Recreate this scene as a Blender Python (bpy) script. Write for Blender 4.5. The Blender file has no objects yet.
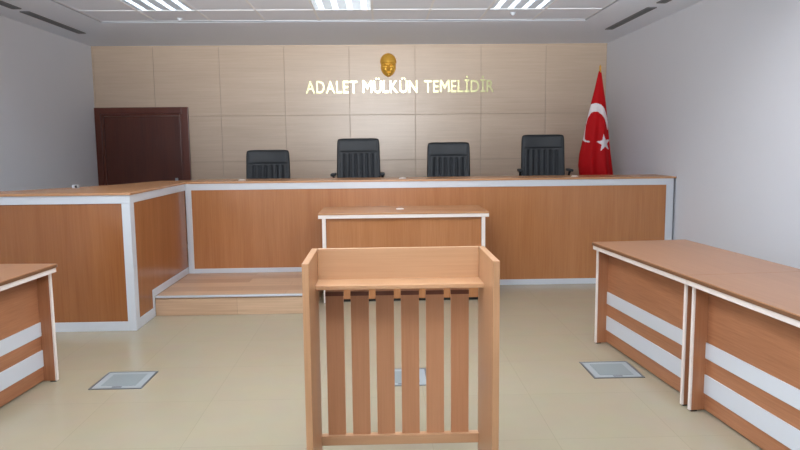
import bpy, bmesh, math, random
from mathutils import Vector, Matrix
random.seed(7)
S = bpy.context.scene
COL = S.collection
PI = math.pi

# ------------------------------------------------------------------ materials
def new_mat(name):
    m = bpy.data.materials.new(name); m.use_nodes = True
    nt = m.node_tree
    return m, nt, nt.nodes['Principled BSDF']

def lin(c):
    return tuple((v/12.92 if v <= .04045 else ((v+.055)/1.055)**2.4) for v in (x/255 for x in c)) + (1,)

def plain(name, rgb, rough=.5, metal=0., coat=0., bump=0., bscale=200., spec=.5, var=.03):
    m, nt, b = new_mat(name)
    c = lin(rgb)
    tc = nt.nodes.new('ShaderNodeTexCoord')
    n = nt.nodes.new('ShaderNodeTexNoise'); n.inputs['Scale'].default_value = 3.0; n.inputs['Detail'].default_value = 4
    nt.links.new(tc.outputs['Object'], n.inputs['Vector'])
    r = nt.nodes.new('ShaderNodeValToRGB')
    r.color_ramp.elements[0].color = tuple(x*(1-var) for x in c[:3]) + (1,)
    r.color_ramp.elements[1].color = tuple(min(1, x*(1+var)) for x in c[:3]) + (1,)
    nt.links.new(n.outputs['Fac'], r.inputs['Fac'])
    nt.links.new(r.outputs['Color'], b.inputs['Base Color'])
    b.inputs['Roughness'].default_value = rough
    b.inputs['Metallic'].default_value = metal
    b.inputs['Coat Weight'].default_value = coat
    b.inputs['Specular IOR Level'].default_value = spec
    if bump:
        n2 = nt.nodes.new('ShaderNodeTexNoise'); n2.inputs['Scale'].default_value = bscale
        nt.links.new(tc.outputs['Object'], n2.inputs['Vector'])
        bp = nt.nodes.new('ShaderNodeBump'); bp.inputs['Strength'].default_value = bump; bp.inputs['Distance'].default_value = .002
        nt.links.new(n2.outputs['Fac'], bp.inputs['Height']); nt.links.new(bp.outputs['Normal'], b.inputs['Normal'])
    return m

def wood(name, light, dark, axis='Z', rough=.3, fine=90., stretch=2.2, coat=.0, contrast=1.):
    """laminate with grain running along one object axis"""
    m, nt, b = new_mat(name)
    N, L = nt.nodes, nt.links
    tc = N.new('ShaderNodeTexCoord')
    mp = N.new('ShaderNodeMapping')
    sc = {'X': (stretch, fine, fine), 'Y': (fine, stretch, fine), 'Z': (fine, fine, stretch)}[axis]
    mp.inputs['Scale'].default_value = sc
    L.new(tc.outputs['Object'], mp.inputs['Vector'])
    n = N.new('ShaderNodeTexNoise'); n.inputs['Scale'].default_value = 1.0
    n.inputs['Detail'].default_value = 5; n.inputs['Roughness'].default_value = .6
    L.new(mp.outputs['Vector'], n.inputs['Vector'])
    mp2 = N.new('ShaderNodeMapping')
    mp2.inputs['Scale'].default_value = tuple(x*.09 if x == fine else x*.35 for x in sc)
    L.new(tc.outputs['Object'], mp2.inputs['Vector'])
    n2 = N.new('ShaderNodeTexNoise'); n2.inputs['Scale'].default_value = 1.0; n2.inputs['Detail'].default_value = 3
    L.new(mp2.outputs['Vector'], n2.inputs['Vector'])
    mx = N.new('ShaderNodeMath'); mx.operation = 'MULTIPLY_ADD'; mx.inputs[1].default_value = .55
    m2 = N.new('ShaderNodeMath'); m2.operation = 'MULTIPLY'; m2.inputs[1].default_value = .45
    L.new(n2.outputs['Fac'], m2.inputs[0])
    L.new(n.outputs['Fac'], mx.inputs[0]); L.new(m2.outputs[0], mx.inputs[2])
    r = N.new('ShaderNodeValToRGB')
    r.color_ramp.elements[0].position = .5 - .17/contrast; r.color_ramp.elements[0].color = lin(dark)
    r.color_ramp.elements[1].position = .5 + .17/contrast; r.color_ramp.elements[1].color = lin(light)
    L.new(mx.outputs[0], r.inputs['Fac'])
    L.new(r.outputs['Color'], b.inputs['Base Color'])
    b.inputs['Roughness'].default_value = rough
    b.inputs['Coat Weight'].default_value = coat
    b.inputs['Coat Roughness'].default_value = .12
    return m

def floor_mat():
    m, nt, b = new_mat('polished_tile')
    N, L = nt.nodes, nt.links
    tc = N.new('ShaderNodeTexCoord')
    mp = N.new('ShaderNodeMapping'); mp.inputs['Location'].default_value = (1.017, -3.95, 0)
    L.new(tc.outputs['Object'], mp.inputs['Vector'])
    br = N.new('ShaderNodeTexBrick')
    br.offset = 0; br.squash = 1
    br.inputs['Scale'].default_value = 1.0
    br.inputs['Brick Width'].default_value = .633; br.inputs['Row Height'].default_value = .633
    br.inputs['Mortar Size'].default_value = .0016; br.inputs['Mortar Smooth'].default_value = .3
    br.inputs['Color1'].default_value = lin(FLOOR1); br.inputs['Color2'].default_value = lin(FLOOR2)
    br.inputs['Mortar'].default_value = lin((155, 143, 120))
    L.new(mp.outputs['Vector'], br.inputs['Vector'])
    n = N.new('ShaderNodeTexNoise'); n.inputs['Scale'].default_value = 5; n.inputs['Detail'].default_value = 5
    L.new(tc.outputs['Object'], n.inputs['Vector'])
    hs = N.new('ShaderNodeMixRGB'); hs.blend_type = 'MULTIPLY'; hs.inputs['Fac'].default_value = .12
    L.new(br.outputs['Color'], hs.inputs['Color1']); L.new(n.outputs['Color'], hs.inputs['Color2'])
    L.new(hs.outputs['Color'], b.inputs['Base Color'])
    b.inputs['Roughness'].default_value = .24
    b.inputs['Specular IOR Level'].default_value = .4
    return m

def planks(name, c1, c2, rough):
    m, nt, b = new_mat(name)
    N, L = nt.nodes, nt.links
    tc = N.new('ShaderNodeTexCoord'); sp = N.new('ShaderNodeSeparateXYZ'); L.new(tc.outputs['Object'], sp.inputs[0])
    ad = N.new('ShaderNodeMath'); ad.operation = 'ADD'; L.new(sp.outputs['Y'], ad.inputs[0]); L.new(sp.outputs['Z'], ad.inputs[1])
    cb = N.new('ShaderNodeCombineXYZ'); L.new(sp.outputs['X'], cb.inputs['X']); L.new(ad.outputs[0], cb.inputs['Y'])
    br = N.new('ShaderNodeTexBrick'); br.offset = .37; br.inputs['Scale'].default_value = 1
    br.inputs['Brick Width'].default_value = 1.15; br.inputs['Row Height'].default_value = .19
    br.inputs['Mortar Size'].default_value = .001
    br.inputs['Color1'].default_value = lin(c1); br.inputs['Color2'].default_value = lin(c2)
    br.inputs['Mortar'].default_value = lin(tuple(x*.8 for x in c2)); L.new(cb.outputs[0], br.inputs['Vector'])
    mp = N.new('ShaderNodeMapping'); mp.inputs['Scale'].default_value = (1.6, 45, 1); L.new(cb.outputs[0], mp.inputs['Vector'])
    n = N.new('ShaderNodeTexNoise'); n.inputs['Scale'].default_value = 1; n.inputs['Detail'].default_value = 5; L.new(mp.outputs[0], n.inputs['Vector'])
    r = N.new('ShaderNodeValToRGB'); r.color_ramp.elements[0].position = .3; r.color_ramp.elements[1].position = .7
    r.color_ramp.elements[0].color = (.78, .76, .74, 1); r.color_ramp.elements[1].color = (1, 1, 1, 1); L.new(n.outputs['Fac'], r.inputs['Fac'])
    mx = N.new('ShaderNodeMixRGB'); mx.blend_type = 'MULTIPLY'; mx.inputs['Fac'].default_value = 1
    L.new(br.outputs['Color'], mx.inputs['Color1']); L.new(r.outputs['Color'], mx.inputs['Color2'])
    L.new(mx.outputs[0], b.inputs['Base Color']); b.inputs['Roughness'].default_value = rough
    return m

def emit(name, rgb, strength):
    m, nt, b = new_mat(name)
    b.inputs['Base Color'].default_value = lin(rgb)
    b.inputs['Emission Color'].default_value = lin(rgb)
    b.inputs['Emission Strength'].default_value = strength
    return m

FLOOR1, FLOOR2 = (168, 157, 134), (166, 155, 132)
M = {}
M['floor'] = floor_mat()
M['wall'] = plain('painted_wall', (226, 228, 234), .6, bump=.05, bscale=120, var=.01)
M['ceil'] = plain('ceiling_paint', (236, 242, 252), .7, var=.01)
M['tile'] = plain('ceiling_tile', (234, 240, 251), .5, var=.015)
M['tbar'] = plain('ceiling_bar', (240, 242, 245), .55, var=.01)
M['clad'] = wood('beech_cladding', (204, 182, 160), (190, 167, 145), 'X', .34, 60, 2.0)
M['groove'] = plain('groove_shadow_gap', (176, 154, 136), .6)
M['bench'] = wood('bench_laminate', (186, 127, 82), (168, 109, 66), 'Z', .22, 100, 2.5)
M['wing'] = wood('wing_laminate', (164, 106, 64), (146, 90, 51), 'Z', .2, 100, 2.5)
M['top'] = wood('desktop_laminate', (196, 146, 104), (178, 126, 86), 'X', .25, 90, 2.5)
M['tabletop'] = wood('tabletop_laminate', (170, 122, 86), (154, 106, 72), 'Y', .28, 90, 2.5)
M['edge'] = plain('brown_edge', (120, 82, 55), .45)
M['table'] = wood('table_laminate', (180, 122, 86), (152, 97, 64), 'Y', .35, 110, 4.0)
M['tableend'] = wood('table_end_laminate', (176, 120, 84), (154, 98, 64), 'Z', .35, 110, 4.0)
M['white'] = plain('white_laminate', (208, 212, 218), .35, var=.01)
M['cream'] = plain('cream_edge_band', (238, 226, 218), .4, var=.01)
M['lectern'] = wood('lectern_beech', (192, 148, 110), (178, 133, 95), 'X', .35, 100, 2.5)
M['lecternv'] = wood('lectern_beech_upright', (186, 140, 102), (170, 124, 86), 'Z', .35, 100, 2.5)
M['slat'] = wood('lectern_slat_beech', (190, 136, 98), (174, 119, 82), 'Z', .4, 100, 2.5)
M['cap'] = plain('dark_brown_shade', (104, 52, 28), .5)  # colour of the shade painted on the lectern slats
M['step'] = planks('step_laminate', (212, 178, 146), (186, 146, 116), .35)
M['nosing'] = plain('aluminium_nosing', (206, 212, 218), .4, metal=.3)
M['metal'] = plain('brushed_metal', (176, 182, 188), .3, metal=.9)
M['boxlid'] = plain('floor_box_lid', (154, 161, 164), .4, metal=.0)
M['boxin'] = plain('floor_box_panel', (132, 141, 142), .45, metal=.0)
M['boxframe'] = plain('floor_box_frame', (112, 116, 120), .4, metal=.5)
M['door'] = wood('mahogany', (92, 42, 26), (70, 28, 17), 'Z', .3, 80, 2.0)
M['doorframe'] = wood('mahogany_frame', (104, 50, 34), (82, 36, 24), 'Z', .3, 80, 2.0)
M['leather'] = plain('black_leather', (21, 26, 32), .55, bump=.25, bscale=260)
M['plastic'] = plain('black_plastic', (22, 23, 25), .4)
M['chrome'] = plain('chrome', (190, 192, 195), .15, metal=1.)
M['gold'] = plain('gold_metal', (232, 178, 72), .36, metal=.55)
M['letter'] = plain('pale_gold_metal', (212, 208, 158), .22, metal=1.)
M['red'] = plain('red_satin', (192, 11, 19), .65, spec=.2, var=.06)
M['flagwhite'] = plain('white_satin', (240, 232, 234), .5)
M['vent'] = plain('vent_grey', (120, 122, 126), .5)
M['ventdark'] = plain('vent_dark', (58, 58, 62), .6)
M['lum'] = plain('luminaire_white', (225, 228, 232), .35)
M['louvre'] = plain('louvre_aluminium', (196, 202, 208), .4, metal=.5)
M['tube'] = emit('fluorescent_tube', (240, 247, 255), 45.)
M['black'] = plain('flat_black', (18, 16, 15), .6)

# ------------------------------------------------------------------ mesh helpers
def bm_new(): return bmesh.new()

def box(bm, x0, x1, y0, y1, z0, z1, bev=.002, mi=0):
    b = bmesh.new()
    vs = [b.verts.new((x, y, z)) for x in (x0, x1) for y in (y0, y1) for z in (z0, z1)]
    for f in ((0,1,3,2),(4,6,7,5),(0,4,5,1),(2,3,7,6),(0,2,6,4),(1,5,7,3)):
        b.faces.new([vs[i] for i in f])
    bmesh.ops.recalc_face_normals(b, faces=b.faces[:])
    if bev > 0:
        bmesh.ops.bevel(b, geom=b.edges[:], offset=bev, segments=2, affect='EDGES', profile=.6)
    merge(bm, b, mi)

def merge(bm, b, mi=0, mat=None):
    if mat is not None: bmesh.ops.transform(b, matrix=mat, verts=b.verts[:])
    mp = {v: bm.verts.new(v.co) for v in b.verts}
    for f in b.faces:
        try:
            nf = bm.faces.new([mp[v] for v in f.verts]); nf.material_index = mi; nf.smooth = f.smooth
        except ValueError: pass
    b.free()

def cyl(bm, p0, p1, r0, r1=None, seg=20, smooth=True, mi=0):
    r1 = r0 if r1 is None else r1
    p0, p1 = Vector(p0), Vector(p1); d = p1-p0
    b = bmesh.new()
    bmesh.ops.create_cone(b, cap_ends=True, segments=seg, radius1=r0, radius2=r1, depth=d.length)
    for f in b.faces: f.smooth = smooth and len(f.verts) == 4
    q = Vector((0, 0, 1)).rotation_difference(d.normalized())
    merge(bm, b, mi, Matrix.Translation((p0+p1)/2) @ q.to_matrix().to_4x4())

def lathe(bm, prof, c=(0, 0, 0), seg=28, mi=0):
    rings = []
    for r, z in prof:
        rings.append([bm.verts.new((c[0]+r*math.cos(2*PI*i/seg), c[1]+r*math.sin(2*PI*i/seg), c[2]+z)) for i in range(seg)])
    for a, b_ in zip(rings, rings[1:]):
        for i in range(seg):
            f = bm.faces.new((a[i], a[(i+1) % seg], b_[(i+1) % seg], b_[i])); f.smooth = True; f.material_index = mi
    f = bm.faces.new(rings[0][::-1]); f.material_index = mi
    f = bm.faces.new(rings[-1]); f.material_index = mi

def prism(bm, pts, z0, z1, bev=.002, mi=0):
    b = bmesh.new()
    lo = [b.verts.new((x, y, z0)) for x, y in pts]; hi = [b.verts.new((x, y, z1)) for x, y in pts]
    b.faces.new(lo[::-1]); b.faces.new(hi)
    n = len(pts)
    for i in range(n): b.faces.new((lo[i], lo[(i+1) % n], hi[(i+1) % n], hi[i]))
    bmesh.ops.recalc_face_normals(b, faces=b.faces[:])
    if bev: bmesh.ops.bevel(b, geom=b.edges[:], offset=bev, segments=2, affect='EDGES')
    merge(bm, b, mi)

def sweep(bm, pts, r, seg=12, flat=1.0):
    """tube along a polyline"""
    P = [Vector(p) for p in pts]; rings = []
    for i, p in enumerate(P):
        t = (P[min(i+1, len(P)-1)]-P[max(i-1, 0)]).normalized()
        a = Vector((1, 0, 0)) if abs(t.x) < .9 else Vector((0, 1, 0))
        u = t.cross(a).normalized(); w = t.cross(u).normalized()
        rings.append([bm.verts.new(p+u*r*math.cos(2*PI*k/seg)*flat+w*r*math.sin(2*PI*k/seg)) for k in range(seg)])
    for a, b_ in zip(rings, rings[1:]):
        for k in range(seg):
            f = bm.faces.new((a[k], a[(k+1) % seg], b_[(k+1) % seg], b_[k])); f.smooth = True
    bm.faces.new(rings[0][::-1]); bm.faces.new(rings[-1])

def obj(name, bm, mats, parent=None, loc=None, label=None):
    bmesh.ops.recalc_face_normals(bm, faces=bm.faces[:])
    me = bpy.data.meshes.new(name); bm.to_mesh(me); bm.free()
    for m in (mats if isinstance(mats, (list, tuple)) else [mats]): me.materials.append(m)
    o = bpy.data.objects.new(name, me); COL.objects.link(o)
    if parent: o.parent = parent
    if loc: o.location = loc
    if label: o['label'] = label
    return o

def thing(name, label, cat, loc=(0, 0, 0), rz=0, group=None):
    o = bpy.data.objects.new(name, None); COL.objects.link(o)
    o.empty_display_size = .1
    o.location = loc; o.rotation_euler = (0, 0, rz)
    o['label'] = label; o['category'] = cat
    if group: o['group'] = group
    return o

def tag(o, label, cat, group=None):
    o['label'] = label; o['category'] = cat
    if group: o['group'] = group
    return o

def struct(name, bm, mats, parent=None):
    o = obj(name, bm, mats, parent)
    if parent is None: o['kind'] = 'structure'
    return o

def dup(root, loc, rz, label, group=None):
    r = root.copy(); COL.objects.link(r); r.location = loc; r.rotation_euler = (0, 0, rz)
    r['label'] = label
    if group: r['group'] = group
    for ch in list(root.children):
        c = ch.copy(); COL.objects.link(c); c.parent = r
        for g in list(ch.children):
            d = g.copy(); COL.objects.link(d); d.parent = c
    return r

# ------------------------------------------------------------------ room shell
XL, XR, YB, YR, H = -3.84, 3.145, 9.51, -3.2, 2.855
b = bm_new(); box(b, XL-.2, XR+.2, YR-.2, YB+.2, -.2, 0, 0); struct('floor', b, M['floor'])
b = bm_new(); box(b, XL-.2, XL, YR-.2, YB+.2, 0, 3.1, 0); struct('wall_left', b, M['wall'])
b = bm_new(); box(b, XR, XR+.2, YR-.2, YB+.2, 0, 3.1, 0); struct('wall_right', b, M['wall'])
b = bm_new(); box(b, XL, XR, YR-.2, YR, 0, 3.1, 0); struct('wall_front', b, M['wall'])

# clad rear wall: panels with open joints over a dark backing, one mesh
DX0, DX1, DZ = -3.84, -2.585, 2.04           # door opening incl. frame
def back_wall():
    b = bm_new()
    box(b, XL, XR, YB+.012, YB+.2, 0, 3.1, 0, 1)
    xs = [XL, -3.029, -2.146, -1.272, -.393, .505, 1.408, 2.303, XR]
    zs = [0, .06, .675, 1.295, 1.915, H+.02]
    g = .003
    for i in range(len(xs)-1):
        for k in range(len(zs)-1):
            x0, x1, z0, z1 = xs[i]+g, xs[i+1]-g, zs[k]+g, zs[k+1]-g
            if x1 <= DX1+.3 and z0 < DZ:
                # trim panels around the door opening
                if z1 > DZ: box(b, x0, min(x1, DX1+9), YB, YB+.012, max(z0, DZ), z1, .0015)
                if x1 > DX1:
                    box(b, max(x0, DX1), x1, YB, YB+.012, z0, min(z1, DZ), .0015)
                continue
            box(b, x0, x1, YB, YB+.012, z0, z1, .0015)
    return b
struct('wall_back', back_wall(), [M['clad'], M['groove']])
b = bm_new(); box(b, XL, XL+.018, YB-.014, YB, DZ, H, .002); struct('trim_1', b, M['clad'])
b = bm_new(); box(b, XL+.018, XR, YB-.008, YB, H-.018, H, .001); struct('trim_2', b, M['clad'])

# door
dr = thing('door_1', '', ''); del dr['label']; del dr['category']; dr['kind'] = 'structure'
dr.location = (0, YB, 0)
b = bm_new()
fw = .085
box(b, DX0+.004, DX0+fw, -.05, 0.012, 0, DZ, .004); box(b, DX1-fw, DX1, -.05, 0.012, 0, DZ, .004)
box(b, DX0+fw, DX1-fw, -.05, .012, DZ-fw, DZ, .004)
box(b, DX0+fw, DX0+fw+.03, -.025, .012, 0, DZ-fw, .003); box(b, DX1-fw-.03, DX1-fw, -.025, .012, 0, DZ-fw, .003)
box(b, DX0+fw+.03, DX1-fw-.03, -.025, .012, DZ-fw-.03, DZ-fw, .003)
obj('door_frame', b, M['doorframe'], dr)
b = bm_new()
box(b, DX0+fw+.033, DX1-fw-.033, -.012, .012, .005, DZ-fw-.033, .003)
obj('door_leaf', b, M['door'], dr)
b = bm_new()
cyl(b, (DX1-.2, -.012, 1.0), (DX1-.2, -.06, 1.0), .011); cyl(b, (DX1-.2, -.055, 1.0), (DX1-.32, -.055, 1.0), .009)
box(b, DX1-.22, DX1-.18, -.018, -.011, .9, 1.08, .004)
obj('door_handle', b, M['metal'], dr)

# ceiling with recessed tile field
FX0, T = -3.0, .59
FX1 = FX0+9*T
FY1 = 7.74; NR = 16
FY0 = FY1-NR*T
LUMX = [-2.115, -.345, 1.425]; LUMY = 6.855
b = bm_new()
box(b, XL, FX0, YR, YB, H, H+.06, 0); box(b, FX1, XR, YR, YB, H, H+.06, 0)
box(b, FX0, FX1, FY1, YB, H, H+.06, 0); box(b, FX0, FX1, YR, FY0, H, H+.06, 0)
box(b, XL, XR, YR, YB, H+.2, H+.24, 0)
for e in ((FX0-.012, FX0, FY0, FY1), (FX1, FX1+.012, FY0, FY1)): box(b, *e, H-.004, H+.05, .001)
box(b, FX0-.012, FX1+.012, FY1, FY1+.012, H-.004, H+.05, .001)
ceil = struct('ceiling', b, M['ceil'])
ZF = H+.012
b = bm_new()
lum_cells = set()
for i in range(9):
    for j in range(NR):
        cx, cy = FX0+(i+.5)*T, FY1-(j+.5)*T
        if j == 1 and any(abs(cx-x) < .1 for x in LUMX): continue
        box(b, cx-T/2+.002, cx+T/2-.002, cy-T/2+.002, cy+T/2-.002, ZF, ZF+.012, .0015)
struct('ceiling_tiles', b, M['tile'], ceil)
b = bm_new()
for i in range(10): box(b, FX0+i*T-.011, FX0+i*T+.011, FY0, FY1, ZF-.004, ZF+.003, .001)
for j in range(NR+1): box(b, FX0, FX1, FY1-j*T-.011, FY1-j*T+.011, ZF-.004, ZF+.003, .001)
struct('ceiling_grid', b, M['tbar'], ceil)

# luminaires
def make_lum(label):
    t = thing('ceiling_light', label, 'ceiling light', (LUMX[0], LUMY, ZF), 0, 'louvred ceiling lights')
    b = bm_new(); h = .284
    box(b, -h, h, -h, h, .085, .095, 0)
    for s in (-1, 1):
        box(b, s*h-.004, s*h+.004, -h, h, -.006, .09, .001)
        box(b, -h, h, s*h-.004, s*h+.004, -.006, .09, .001)
    obj('housing', b, M['lum'], t)
    for k in range(4):
        x = -.213+k*.142
        b = bm_new(); cyl(b, (x, -.27, .06), (x, .27, .06), .008, seg=12); obj('tube', b, M['tube'], t)
    b = bm_new()
    for k in range(5):
        x = -.284+k*.142; x0, x1 = max(-.28, x-.044), min(.28, x+.044)
        box(b, x0, x1, -.28, .28, .0, .03, .001)
    for k in range(13):
        y = -.264+k*.044
        box(b, -.28, .28, y-.0008, y+.0008, -.002, .028, 0)
    obj('louvre', b, M['louvre'], t)
    return t
l0 = make_lum('square louvred ceiling light nearest the left wall, above the dark door side')
dup(l0, (LUMX[1], LUMY, ZF), 0, 'middle square louvred ceiling light, in line with the gold face on the wall')
dup(l0, (LUMX[2], LUMY, ZF), 0, 'square louvred ceiling light nearest the red flag')

# linear air vents
def vent(x, y0, y1, label):
    t = thing('air_vent', label, 'air vent', (x, (y0+y1)/2, H), 0, 'linear ceiling air vents')
    L = (y1-y0)/2; w = .042
    b = bm_new()
    for s in (-1, 1): box(b, s*w-.006, s*w+.006, -L, L, -.008, 0, .001); box(b, -w, w, s*L-.008, s*L+.008, -.008, 0, .001)
    obj('frame', b, M['vent'], t)
    b = bm_new(); box(b, -w+.008, w-.008, -L+.008, L-.008, -.0015, 0, 0); obj('backing', b, M['ventdark'], t)
    for k in range(3):
        b = bm_new(); x0 = -.021+k*.021
        box(b, x0-.0035, x0+.0035, -L+.008, L-.008, -.0065, -.0015, .001); obj('slat', b, M['vent'], t)
vent(-3.5, 7.1, 8.42, 'long slotted ceiling vent by the left wall, the complete one')
vent(-3.5, 5.5, 6.95, 'slotted ceiling vent by the left wall, cut off by the photo edge')
vent(2.77, 7.02, 8.33, 'long slotted ceiling vent by the right wall, the complete one')
vent(2.77, 5.5, 6.8, 'slotted ceiling vent by the right wall, barely inside the photo top')

def detector(x, y, label, z=ZF):
    t = thing('smoke_detector', label, 'smoke detector', (x, y, z))
    b = bm_new(); lathe(b, [(.012, 0), (.03, -.001), (.03, -.007), (.026, -.010), (.008, -.0105)][::-1]); obj('base', b, M['white'], t)
    b = bm_new(); lathe(b, [(.003, -.028), (.014, -.026), (.019, -.018), (.02, -.010)]); obj('sensor_cap', b, M['white'], t)
detector(-2.11, 7.58, 'small white smoke detector behind the left ceiling light')
detector(1.425, 7.36, 'small white smoke detector behind the right ceiling light')

# ------------------------------------------------------------------ judges' bench
YF = 7.165; XW = -2.02; ZS0, ZS1, ZT = 1.053, 1.12, 1.14
bn = thing('judges_bench', 'long wood judges bench with white framing across the back of the room', 'bench', (0, YF, 0))
XE = 3.117
b = bm_new(); box(b, XW, XR-.004, -.012, .56, ZS1, ZT, .003); obj('desktop', b, M['top'], bn)
b = bm_new(); box(b, XW, XE, -.004, .045, ZS0, ZS1, .002); obj('edge_strip', b, M['white'], bn, label='white edge strip')
b = bm_new(); box(b, XW+.06, XE-.076, .004, .03, .0, ZS0+.002, .001); obj('front_panel', b, M['bench'], bn)
for x0, x1 in ((XW+.001, XW+.06), (XE-.076, XE)):
    b = bm_new(); box(b, x0, x1, -.004, .06, 0, ZS0, .002); obj('post', b, M['white'], bn, label='white post')
b = bm_new(); box(b, XW+.06, -.6, -.003, .02, .177, .225, .002); obj('base_strip', b, M['white'], bn, label='white base strip')
b = bm_new(); box(b, -.6, XE-.076, -.003, .02, .0, .058, .002); obj('base_strip', b, M['white'], bn, label='white base strip')
b = bm_new(); box(b, XE-.03, XE, .06, .56, 0, ZS1, .002); obj('end_panel', b, M['bench'], bn)

# ------------------------------------------------------------------ side wing
YW = 5.57; ZP = .177; YP = 6.06
wg = thing('side_bench', 'wood side bench with white frame by the left wall, joining the judges bench', 'bench', (XW, YW, 0))
def wx(x): return x-XW
def wy(y): return y-YW
pts = [(wx(XL)+.003, -.012), (.012, -.012), (.012, wy(YF)-.016), (-.001, wy(YF)-.016), (-.001, wy(YF)+.35), (-.36, wy(YF)+.35), (-.55, wy(6.9)), (-.82, wy(6.45)), (-1.2, wy(6.0)), (wx(XL)+.003, wy(5.9))]
b = bm_new(); prism(b, pts, ZS1, ZT, .002); obj('desktop', b, M['top'], wg)
b = bm_new()
box(b, wx(XL)+.003, .004, -.004, .04, ZS0, ZS1, .002)
box(b, -.04, .004, .04, wy(YF)-.006, ZS0, ZS1, .002)
obj('edge_strip', b, M['white'], wg, label='white edge strip')
b = bm_new(); box(b, wx(XL)+.003, -.06, .004, .026, .075, ZS0+.001, .001); obj('front_panel', b, M['wing'], wg)
b = bm_new()
box(b, -.026, -.004, .085, wy(YF)-.006, .2, ZS0+.001, .001)
box(b, -.026, -.004, .085, wy(YP)+.0, .08, .21, .001)
obj('side_panel', b, M['wing'], wg)
b = bm_new(); box(b, -.066, .002, -.003, .09, 0, ZS0, .003); obj('corner_post', b, M['white'], wg, label='white corner post')
b = bm_new(); box(b, wx(XL)+.003, -.066, -.002, .03, 0, .078, .002); obj('base_strip', b, M['white'], wg, label='white base strip')
b = bm_new()
box(b, -.03, .001, .09, wy(YP)-.004, 0, .085, .002)
box(b, -.03, .0015, wy(YP)-.05, wy(YP)-.004, .08, ZP+.07, .002)
box(b, -.03, .001, wy(YP)-.004, wy(YF)-.006, ZP+.002, ZP+.07, .002)
obj('stepped_base_strip', b, M['white'], wg, label='white base strip stepping up over the platform')

# ------------------------------------------------------------------ step platform
SX0, SX1 = XW+.002, -.6
st = thing('step_platform', 'low wooden step in the corner between the two benches', 'step', (SX0, YP, 0))
w = SX1-SX0
b = bm_new(); box(b, .001, w, .012, YF-YP-.005, .15, ZP, .001); obj('tread', b, M['step'], st)
b = bm_new(); box(b, .001, w, .0, .02, .0, .152, .001)
box(b, w-.02, w, .02, YF-YP-.005, 0, .15, .001); obj('riser', b, M['step'], st)
b = bm_new(); box(b, .001, w+.002, -.008, .022, ZP-.014, ZP+.003, .002); obj('nosing', b, M['nosing'], st, label='metal nosing')

# raised floor behind the bench (where the chairs and flag stand)
DZF = .35
b = bm_new(); box(b, -2.3, XR, YF+.62, YB-.01, 0, DZF, .002); struct('floor.001', b, M['step'])

# ------------------------------------------------------------------ clerk desk
cd = thing('clerk_desk', 'small wood desk with white edges against the judges bench', 'desk', (.226, 6.448, 0))
hw = .811; dd = YF-6.448-.012
b = bm_new(); box(b, -hw, hw, -.006, dd, .846, .864, .003); obj('desktop', b, M['top'], cd)
b = bm_new(); box(b, -hw, hw, -.003, .03, .813, .846, .002)
for s in (-1, 1): box(b, min(s*hw, s*(hw-.02)), max(s*hw, s*(hw-.02)), .03, dd, .813, .846, .002)
obj('edge_strip', b, M['cream'], cd, label='white edge strip')
b = bm_new(); box(b, -hw+.07, hw-.07, .03, .05, .028, .813, .001); obj('front_panel', b, M['bench'], cd)
b = bm_new(); box(b, -hw+.07, hw-.07, .05, .07, 0, .03, 0); obj('gap_shade', b, M['black'], cd, label='black strip painted as the shaded gap under the front panel')  # black strip stands for the dark, shaded gap under the front panel
for s in (-1, 1):
    x0, x1 = sorted((s*(hw-.036), s*(hw-.069)))
    b = bm_new(); box(b, x0, x1, .012, dd, 0, .813, .001); p = obj('side_panel', b, M['bench'], cd)
    b = bm_new(); box(b, x0-.001, x1+.001, .004, .013, 0, .813, .001); obj('edge_band', b, M['cream'], p, label='white edge band')

# ------------------------------------------------------------------ front tables
def make_table(side, label, loc, rz, L=1.33, D=.73):
    """local: origin at the far aisle corner on the floor, -Y runs to the camera, side*X runs to the wall"""
    t = thing('table', label, 'table', loc, rz, 'side tables along the walls')
    def bx(bm, u0, u1, y0, y1, z0, z1, bev=.002):
        a, c = sorted((side*u0, side*u1)); box(bm, a, c, y0, y1, z0, z1, bev)
    b = bm_new(); bx(b, -.006, D, -L+.001, -.001+.006, .742, .766, .004); obj('tabletop', b, M['tabletop'], t)
    b = bm_new(); bx(b, -.009, -.0055, -L+.001, .004, .743, .762, .001); obj('edge_lip', b, M['edge'], t, label='dark brown edge lip')
    b = bm_new(); bx(b, -.002, .03, -L+.001, 0, .712, .742, .003); bx(b, .03, D-.002, -.03, 0, .712, .742, .002)
    bx(b, .03, D-.002, -L+.001, -L+.03, .712, .742, .002)
    obj('edge_strip', b, M['cream'], t, label='white edge strip')
    for y1 in (-.03, -L+.03+.022):
        b = bm_new(); bx(b, .024, D-.05, y1-.022, y1, .008, .712, .001); p = obj('side_panel', b, M['tableend'], t)
        b = bm_new(); bx(b, .014, .025, y1-.022, y1, .008, .712, .001); obj('edge_band', b, M['cream'], p, label='white edge band')
        for u in (.04, D-.08):
            b = bm_new(); bx(b, u-.015, u+.02, y1-.02, y1-.002, 0, .009, .001)
            obj('foot', b, M['black'], p, label='black foot')
    b = bm_new(); bx(b, .10, .118, -L+.052, -.052, .012, .712, .001); mp = obj('modesty_panel', b, M['table'], t)
    for z0, z1 in ((.105, .212), (.305, .395)):
        b = bm_new(); bx(b, .094, .101, -L+.052, -.052, z0, z1, .001); obj('stripe', b, M['white'], mp, label='white stripe')
    return t
RZ = .083
a0 = Vector((1.588, 5.01, 0)); dv = Vector((math.sin(RZ), -math.cos(RZ), 0))
make_table(1, 'wood table by the right wall, the farther one with both white-edged ends in view', a0, RZ)
make_table(1, 'wood table by the right wall, the nearer one cut off by the photo edge', a0+dv*1.331, RZ)
make_table(-1, 'wood table with white stripes on the left side of the room', (-2.085, 4.395, 0), -.061)

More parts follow.
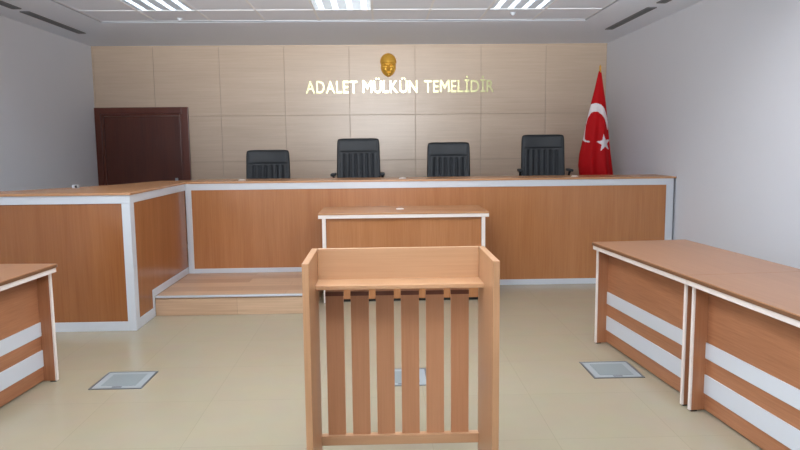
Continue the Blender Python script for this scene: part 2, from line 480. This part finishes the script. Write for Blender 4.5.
# ------------------------------------------------------------------ lectern
LX0, LX1, LY0, LY1, LH = -.304, .462, 2.6, 3.0, 1.05
lc = thing('lectern', 'slatted light wood lectern in the middle of the floor', 'lectern', ((LX0+LX1)/2, LY0, 0))
hw = (LX1-LX0)/2; dp = LY1-LY0; th = .027
for s in (-1, 1):
    x0, x1 = sorted((s*hw, s*(hw-th)))
    b = bm_new(); box(b, x0, x1, 0, dp, 0, LH, .003); obj('side_panel', b, M['lecternv'], lc)
b = bm_new(); box(b, -hw+th, hw-th, dp-.02, dp, .893, LH, .002); obj('back_panel', b, M['lectern'], lc)
b = bm_new(); box(b, -hw+th, hw-th, .235, dp-.02, .896, .914, .002); obj('shelf', b, M['lectern'], lc)
for k in range(6):
    x0 = -.326+k*.1115
    b = bm_new(); box(b, x0, x0+.08, dp-.02, dp-.004, .19, .893, .002); sl = obj('slat', b, M['slat'], lc)
    b = bm_new(); box(b, x0-.0005, x0+.0805, dp-.0206, dp-.0034, .838, .857, 0); obj('slat_shade_band', b, M['cap'], sl, label='dark brown band painted as shade near the slat top')  # shelf shadow put on each slat as a dark band
b = bm_new(); box(b, -hw+th, hw-th, dp-.036, dp+.0, .152, .197, .003); obj('bottom_rail', b, M['lectern'], lc)

# ------------------------------------------------------------------ floor boxes
def floor_box(x, y, label, s=.165):
    t = thing('floor_box', label, 'floor box', (x, y, 0), 0, 'floor boxes')
    b = bm_new()
    for q in (-1, 1):
        a, c = sorted((q*s, q*(s-.012))); box(b, a, c, -s, s, 0, .004, .001); box(b, -s+.012, s-.012, a, c, 0, .004, .001)
    obj('frame', b, M['boxframe'], t)
    b = bm_new(); box(b, -s+.013, s-.013, -s+.013, s-.013, 0, .003, .0005); ld = obj('lid', b, M['boxlid'], t)
    b = bm_new(); box(b, -s+.055, s-.055, -s+.055, s-.055, .003, .0042, .0005); obj('inset_panel', b, M['boxin'], ld)
    b = bm_new(); box(b, -.03, .03, -s+.024, -s+.042, .003, .0048, .0005); obj('lid_tab', b, M['boxframe'], ld)
floor_box(-1.672, 4.347, 'square metal floor box left of the lectern, near the left table')
floor_box(1.523, 4.365, 'square metal floor box beside the right wall tables')
floor_box(.13, 4.30, 'square metal floor box seen through the lectern slats')

# cable outlets lying on the desks
def outlet(x, y, z, label):
    t = thing('cable_grommet', label, 'cable grommet', (x, y, z))
    b = bm_new(); lathe(b, [(.038, 0), (.040, .003), (.036, .006), (.012, .006)]); obj('ring', b, M['cream'], t)
    b = bm_new(); lathe(b, [(.026, .006), (.026, .009), (.004, .010)]); obj('cap', b, M['cream'], t)
outlet(-1.48, 7.42, ZT, 'pale cable grommet on the judges bench in front of the leftmost chair')
outlet(.25, 7.42, ZT, 'pale cable grommet on the judges bench between the two middle chairs')
outlet(2.13, 7.42, ZT, 'pale cable grommet on the judges bench in front of the rightmost chair')
outlet(.2, 6.8, .864, 'pale cable grommet on the small desk top')
t = thing('desk_socket', 'tiny white socket on the side bench near the dark door', 'socket', (-2.76, 6.3, ZT))
b = bm_new(); box(b, -.024, .024, -.024, .024, 0, .03, .004); obj('socket_body', b, M['white'], t)
b = bm_new(); box(b, .002, .022, -.028, -.023, .004, .026, .001); obj('socket_face', b, M['black'], t)

# ------------------------------------------------------------------ chairs
def make_chair(label, loc, rz, top):
    """local: origin under the column, sitter faces -Y; top = height of backrest over the platform"""
    t = thing('office_chair', label, 'chair', loc, rz, 'black chairs behind the judges bench')
    sh = top-.70                                   # seat height follows the raised column
    # star base
    b = bm_new(); lathe(b, [(.045, .05), (.05, .09), (.03, .12)])
    for k in range(5):
        a = 2*PI*k/5+.3
        cyl(b, (0, 0, .085), (.29*math.cos(a), .29*math.sin(a), .062), .026, .016, 10)
    sb = obj('star_base', b, M['plastic'], t)
    for k in range(5):
        a = 2*PI*k/5+.3; c = Vector((.285*math.cos(a), .285*math.sin(a), .027)); d = Vector((-math.sin(a), math.cos(a), 0))
        b = bm_new(); cyl(b, c-d*.022, c-d*.006, .027, seg=16); cyl(b, c+d*.006, c+d*.022, .027, seg=16); cyl(b, c-d*.01, c+d*.01, .012, seg=8)
        cyl(b, c, c+Vector((0, 0, .04)), .007, seg=8)
        obj('caster', b, M['plastic'], sb)
    b = bm_new(); cyl(b, (0, 0, .1), (0, 0, sh-.13), .026); cyl(b, (0, 0, .11), (0, 0, sh-.22), .034); obj('gas_column', b, M['chrome'], t)
    b = bm_new(); box(b, -.1, .1, -.12, .14, sh-.135, sh-.095, .01); obj('tilt_mechanism', b, M['plastic'], t)
    # seat cushion
    b = bm_new(); n = 24
    g = bmesh.ops.create_grid(b, x_segments=n, y_segments=n, size=1)
    top_v = list(b.verts)
    def seat_pt(u, v, s):
        e = max(0, 1-abs(u)**6); f = max(0, 1-abs(v)**6)
        h = (e*f)**.35
        x = .25*u*(1-.06*abs(v)**4); y = .25*v*(1-.06*abs(u)**4)
        z = sh-.05+s*.045*h
        if s > 0: z += .008*math.cos(u*PI*3)*h*.4; z -= .03*max(0, -v-.55)**2*4
        return (x, y-.02, z)
    uv = [(v.co.x, v.co.y) for v in top_v]
    for v, (u, w_) in zip(top_v, uv): v.co = seat_pt(u, w_, 1)
    b2 = bmesh.new(); bmesh.ops.create_grid(b2, x_segments=n, y_segments=n, size=1)
    for v in b2.verts: v.co = seat_pt(v.co.x, v.co.y, -1)
    for f in b.faces: f.smooth = True
    for f in b2.faces: f.smooth = True
    merge(b, b2); bmesh.ops.remove_doubles(b, verts=b.verts[:], dist=.0015)
    obj('seat', b, M['leather'], t)
    # backrest: closed padded shell with stitched flutes on its lower part
    Hb = top-sh+.02
    def back_pt(u, v, s):
        # u -1..1 across, v 0..1 up
        W = .254*(1-.0*v) * (1+.05*(1-v))
        cv = abs(2*v-1)**14
        x = W*u*(1-.045*cv*abs(u)**3)
        z = sh-.02+Hb*v*(1-.018*(abs(u)**9)*(v**9))
        ed = (max(0, 1-abs(u)**10)*max(0, 1-abs(2*v-1)**26))**.4
        y = .205+.10*v+.03*math.sin(v*PI*.9)-.035*u*u*(-1)*-1
        d = .038*ed
        if s < 0:                      # padded front
            if v < .755:
                k = .5+.5*math.cos(u*PI*8)
                fl = min(1, max(0, (.755-v)/.02))*min(1, max(0, (v-.04)/.03))*min(1, max(0, (.86-abs(u))/.04))
                d -= .014*fl*(1-k**.5)
            gr = math.exp(-((v-.77)/.008)**2)*min(1, max(0, (.88-abs(u))/.03))
            d -= .013*gr
            d -= .007*math.exp(-((abs(u)-.9)/.014)**2)*(1 if .03 < v < .97 else 0)
            d += .006*max(0, 1-((v-.88)/.12)**2)*max(0, 1-(u/.85)**4)
            return (x, y-d, z)
        return (x, y+d*.6, z)
    nu, nv = 84, 76
    b = bm_new()
    for s in (-1, 1):
        rows = []
        for j in range(nv+1):
            rows.append([b.verts.new(back_pt(-1+2*i/nu, j/nv, s)) for i in range(nu+1)])
        for j in range(nv):
            for i in range(nu):
                f = b.faces.new((rows[j][i], rows[j][i+1], rows[j+1][i+1], rows[j+1][i])); f.smooth = True
    bmesh.ops.remove_doubles(b, verts=b.verts[:], dist=.0004)
    obj('backrest', b, M['leather'], t)
    b = bm_new(); box(b, -.035, .035, .08, .25, sh-.115, sh-.1, .003); box(b, -.035, .035, .235, .25, sh-.11, sh+.25, .003)
    obj('back_bracket', b, M['plastic'], t)
    for s in (-1, 1):
        b = bm_new(); x = s*.285
        az = top-.43
        pts = [(s*.2, .05, sh-.1), (x-s*.02, .05, sh-.1), (x, .05, sh-.07), (x, .04, az-.05), (x, .0, az-.02), (x, -.08, az)]
        sweep(b, pts, .014, 10)
        ar = obj('armrest', b, M['plastic'], t)
        b = bm_new(); box(b, x-.028, x+.028, -.16, .13, az-.004, az+.026, .012); obj('arm_pad', b, M['leather'], ar)
    return t
make_chair('leftmost black leather office chair behind the judges bench, the lowest', (-1.31, 7.98, DZF), .07, 1.108)
make_chair('second black office chair from the left, below the left end of the gold lettering', (-.25, 8.02, DZF), .0, 1.235)
make_chair('third black office chair from the left, right of the gold face', (.81, 8.02, DZF), -.1, 1.178)
make_chair('rightmost black office chair, next to the red flag, the tallest', (1.945, 8.02, DZF), -.14, 1.258)

# ------------------------------------------------------------------ flag on its pole
fl = thing('flag_on_pole', 'red flag with white crescent and star hanging on a pole by the right corner', 'flag', (2.77, 8.62, DZF))
ox, oy, oz = 2.77, 8.62, DZF
b = bm_new(); lathe(b, [(.17, 0), (.17, .012), (.15, .025), (.05, .04), (.03, .07), (.022, .075)]); obj('pole_base', b, M['gold'], fl)
b = bm_new(); cyl(b, (0, 0, .07), (0, 0, 2.06), .0125, .0115); obj('pole', b, M['gold'], fl)
b = bm_new(); lathe(b, [(.006, 2.055), (.014, 2.06), (.014, 2.068), (.007, 2.075), (.012, 2.085), (.013, 2.095), (.006, 2.11), (.001, 2.118)]); obj('finial', b, M['gold'], fl)
prof = [(2.395, 2.757, 2.779), (2.36, 2.745, 2.79), (2.2, 2.712, 2.815), (2.0, 2.665, 2.849), (1.75, 2.605, 2.880), (1.54, 2.568, 2.902), (1.36, 2.530, 2.925), (1.22, 2.520, 2.945), (1.1, 2.535, 2.962), (.95, 2.545, 2.968), (.72, 2.55, 2.965)]
def edges(z):
    for (z0, a0_, c0), (z1, a1, c1) in zip(prof, prof[1:]):
        if z <= z0 and z >= z1:
            k = (z0-z)/(z0-z1); return a0_+(a1-a0_)*k, c0+(c1-c0)*k
    return prof[-1][1:]
outer = [(2.628, 1.508), (2.585, 1.512), (2.545, 1.56), (2.545, 1.70), (2.565, 1.82), (2.61, 1.93), (2.65, 1.98), (2.71, 1.995), (2.775, 1.975), (2.822, 1.92), (2.853, 1.84), (2.872, 1.74), (2.868, 1.665)]
inner = [(2.860, 1.665), (2.847, 1.73), (2.818, 1.80), (2.78, 1.85), (2.735, 1.885), (2.69, 1.89), (2.655, 1.875), (2.622, 1.81), (2.60, 1.72), (2.585, 1.60), (2.582, 1.548), (2.60, 1.53), (2.634, 1.525)]
cres = outer+inner
star = []
for k in range(10):
    r = .112 if k % 2 == 0 else .045
    a = PI/2+k*PI/5+.12
    star.append((2.812+r*math.cos(a)*.92, 1.497+r*math.sin(a)))
def inside(p, poly):
    x, y = p; c = False; n = len(poly)
    for i in range(n):
        x1, y1 = poly[i]; x2, y2 = poly[i-1]
        if (y1 > y) != (y2 > y) and x < (x2-x1)*(y-y1)/(y2-y1)+x1: c = not c
    return c
b = bm_new(); NS, NZ = 240, 300; rows = []
for j in range(NZ+1):
    z = 2.395-(2.395-.72)*j/NZ; a, c = edges(z); hwid = (c-a)/2; mid = (a+c)/2
    k = j/NZ; row = []
    for i in range(NS):
        th_ = 2*PI*i/NS
        fold = 1+.3*k*math.cos(7*th_+1.2*math.sin(2*k)+.6)*abs(math.sin(th_))+.05*k*math.cos(9*th_+2.0)*abs(math.sin(th_))
        x = mid+hwid*math.cos(th_); y = oy+.62*hwid*math.sin(th_)*fold
        row.append(b.verts.new((x-ox, y-oy, z-oz)))
    rows.append(row)
for j in range(NZ):
    for i in range(NS):
        q = (rows[j][i], rows[j][(i+1) % NS], rows[j+1][(i+1) % NS], rows[j+1][i])
        f = b.faces.new(q); f.smooth = True
        cx = sum(v.co.x for v in q)/4+ox; cy = sum(v.co.y for v in q)/4+oy; cz = sum(v.co.z for v in q)/4+oz
        if cy < oy and (inside((cx, cz), cres) or inside((cx, cz), star)): f.material_index = 1
obj('flag_cloth', b, [M['red'], M['flagwhite']], fl)

# ------------------------------------------------------------------ gold face relief
def relief():
    b = bm_new(); nr, na = 44, 96
    def hgt(x, z):       # x,z normalised -1..1
        r2 = min(1, x*x+z*z)
        h = .085*math.sqrt(max(0, 1-r2))
        g = lambda cx, cz, sx, sz: math.exp(-((x-cx)/sx)**2-((z-cz)/sz)**2)
        if z > .1: h += .018*min(1, (z-.1)/.08)*max(0, 1-r2)**.3       # hair cap over the brow
        h += .012*(g(-.38, .02, .3, .07)+g(.38, .02, .3, .07))         # brows
        h -= .022*(g(-.38, -.16, .2, .11)+g(.38, -.16, .2, .11))       # sockets
        h += .014*(g(-.38, -.17, .12, .06)+g(.38, -.17, .12, .06))     # eyes
        h += .032*g(0, -.28, .11, .2)+.018*g(0, -.4, .17, .07)         # nose
        h += .010*(g(-.5, -.38, .18, .14)+g(.5, -.38, .18, .14))       # cheeks
        h += .010*g(0, -.55, .3, .04)-.012*g(0, -.63, .26, .025)+.010*g(0, -.69, .22, .04)   # lips
        h += .016*g(0, -.85, .22, .1)                                  # chin
        return h
    c = b.verts.new((0, -hgt(0, 0), 0)); prev = None
    def pos(x, z, y):
        wz = (1-.22*max(0, -z)**1.8+.06*min(1, max(0, (z-.08)/.1)))*(1+.16*min(1, abs(x*z)*2))
        return (x*.101*wz, y, z*.16)
    for j in range(1, nr+1):
        r = j/nr; ring = []
        for i in range(na):
            a = 2*PI*i/na; x, z = r*math.cos(a), r*math.sin(a)
            ring.append(b.verts.new(pos(x, z, -hgt(x, z)-.006 if j < nr else 0)))
        for i in range(na):
            f = b.faces.new((c, ring[i], ring[(i+1) % na])) if prev is None else b.faces.new((prev[i], ring[i], ring[(i+1) % na], prev[(i+1) % na]))
            f.smooth = True
        prev = ring
    b.faces.new(prev)
    return b
mk = obj('face_relief', relief(), M['gold'], loc=(.14, YB-.0005, 2.582))
tag(mk, 'small golden face relief on the panelled wall above the lettering', 'wall sculpture')

# ------------------------------------------------------------------ gold lettering
sg = thing('wall_lettering', 'pale gold metal lettering on the panelled wall under the gold face', 'lettering', (0, YB, 2.212))
def letter_mesh(ch):
    if ch == 'M':
        h, w, t = .72, .74, .135
        b = bm_new()
        v = [(0, 0), (t, 0), (t, h-.26), (w/2, .16), (w-t, h-.26), (w-t, 0), (w, 0), (w, h), (w-t*.95, h), (w/2, .16+.26), (t*.95, h), (0, h)]
        for q in ((0, 1, 2, 11), (2, 10, 11), (2, 3, 9, 10), (3, 4, 8, 9), (4, 7, 8), (4, 5, 6, 7)):
            for z in (-.02, .02):
                f = [b.verts.new((v[i][0], v[i][1], z)) for i in q]; b.faces.new(f if z > 0 else f[::-1])
        for i in range(12):
            p, n = v[i], v[(i+1) % 12]
            b.faces.new([b.verts.new(c) for c in ((*p, -.02), (*n, -.02), (*n, .02), (*p, .02))])
        bmesh.ops.remove_doubles(b, verts=b.verts[:], dist=1e-5)
        bmesh.ops.recalc_face_normals(b, faces=b.faces[:])
        me = bpy.data.meshes.new('letter'); b.to_mesh(me); b.free()
        return me
    cu = bpy.data.curves.new('letter', 'FONT'); cu.body = ch; cu.size = 1; cu.extrude = .02; cu.offset = .016; cu.resolution_u = 6
    o = bpy.data.objects.new('letter', cu); COL.objects.link(o)
    bpy.context.view_layer.update()
    me = bpy.data.meshes.new_from_object(o.evaluated_get(bpy.context.evaluated_depsgraph_get()))
    bpy.data.objects.remove(o); bpy.data.curves.remove(cu)
    return me
cap = None
for word, x0, x1 in (('ADALET', -.985, -.285), ('M\u00dcLK\u00dcN', -.215, .535), ('TEMEL\u0130D\u0130R', .625, 1.585)):
    ms = [letter_mesh(c) for c in word]
    ext = []
    for m in ms:
        xs = [v.co.x for v in m.vertices]; ext.append((min(xs), max(xs)))
    if cap is None: cap = max(v.co.y for v in ms[1].vertices)
    gap = .09
    tot = sum(e1-e0 for e0, e1 in ext)+gap*(len(ms)-1)
    sx = (x1-x0)/tot; sz = .162/cap; x = x0
    for m, (e0, e1) in zip(ms, ext):
        for v in m.vertices:
            px_, py_, pz_ = v.co
            v.co = (x+(px_-e0)*sx, -.012-pz_*.5-.01+.012, py_*sz)
        x += (e1-e0+gap)*sx
        m.materials.clear(); m.materials.append(M['letter'])
        o = bpy.data.objects.new('letter', m); COL.objects.link(o); o.parent = sg

# ------------------------------------------------------------------ light
LAMP, WIN, WINL, FLASH = 9, 14, 100, 2850
def area(name, loc, sx, sy, power, col=(1, 1, 1), rot=(0, 0, 0)):
    l = bpy.data.lights.new(name, 'AREA'); l.shape = 'RECTANGLE'; l.size = sx; l.size_y = sy; l.energy = power; l.color = col
    o = bpy.data.objects.new(name, l); COL.objects.link(o); o.location = loc; o.rotation_euler = rot
    return o
for y, q in ((4.5, 2.4), (2.1, .5)):
    for x in LUMX: area('ceiling_lamp', (x, y, ZF-.012), .55, .55, LAMP*q, (.93, .97, 1))
# daylight from the window side behind the camera
area('window_daylight', (-.35, YR+.03, 1.6), 5.6, 1.7, WIN, (.86, .93, 1), (PI/2, 0, 0))
area('window_daylight', (XL+.03, -1.0, 1.6), 1.7, 3.4, WINL, (.8, .9, 1), (0, -PI/2, 0))
# the photographer's flash, tilted up at the ceiling
fl_ = bpy.data.lights.new('flash', 'SPOT'); fl_.energy = FLASH; fl_.color = (.92, .965, 1); fl_.spot_size = math.radians(74); fl_.spot_blend = .9; fl_.shadow_soft_size = .04
fo = bpy.data.objects.new('flash', fl_); COL.objects.link(fo); fo.location = (0, -.05, 1.66)
fo.rotation_euler = Vector((-.02, 1, .54)).to_track_quat('-Z', 'Y').to_euler()
wd = bpy.data.worlds.new('world'); S.world = wd; wd.use_nodes = True
wd.node_tree.nodes['Background'].inputs[0].default_value = (.6, .65, .7, 1)
wd.node_tree.nodes['Background'].inputs[1].default_value = .3

# ------------------------------------------------------------------ camera
YAW, PIT, ROL, F = .0292, .1165, .0102, 684.
fwv = Vector((math.sin(YAW)*math.cos(PIT), math.cos(YAW)*math.cos(PIT), -math.sin(PIT)))
rt = Vector((math.cos(YAW), -math.sin(YAW), 0)); up = rt.cross(fwv)
c, s = math.cos(ROL), math.sin(ROL)
r2, u2 = rt*c-up*s, rt*s+up*c
cm = bpy.data.cameras.new('camera'); cm.sensor_width = 36; cm.lens = F/800*36; cm.clip_end = 100; cm.clip_start = .05
co = bpy.data.objects.new('camera', cm); COL.objects.link(co)
co.matrix_world = Matrix(((r2.x, u2.x, -fwv.x, 0), (r2.y, u2.y, -fwv.y, 0), (r2.z, u2.z, -fwv.z, 1.5), (0, 0, 0, 1)))
S.camera = co
vs = S.view_settings
S.display_settings.display_device = 'sRGB'
vs.view_transform = 'Standard'; vs.look = 'None'; vs.exposure = .06; vs.gamma = 1; vs.use_curve_mapping = False
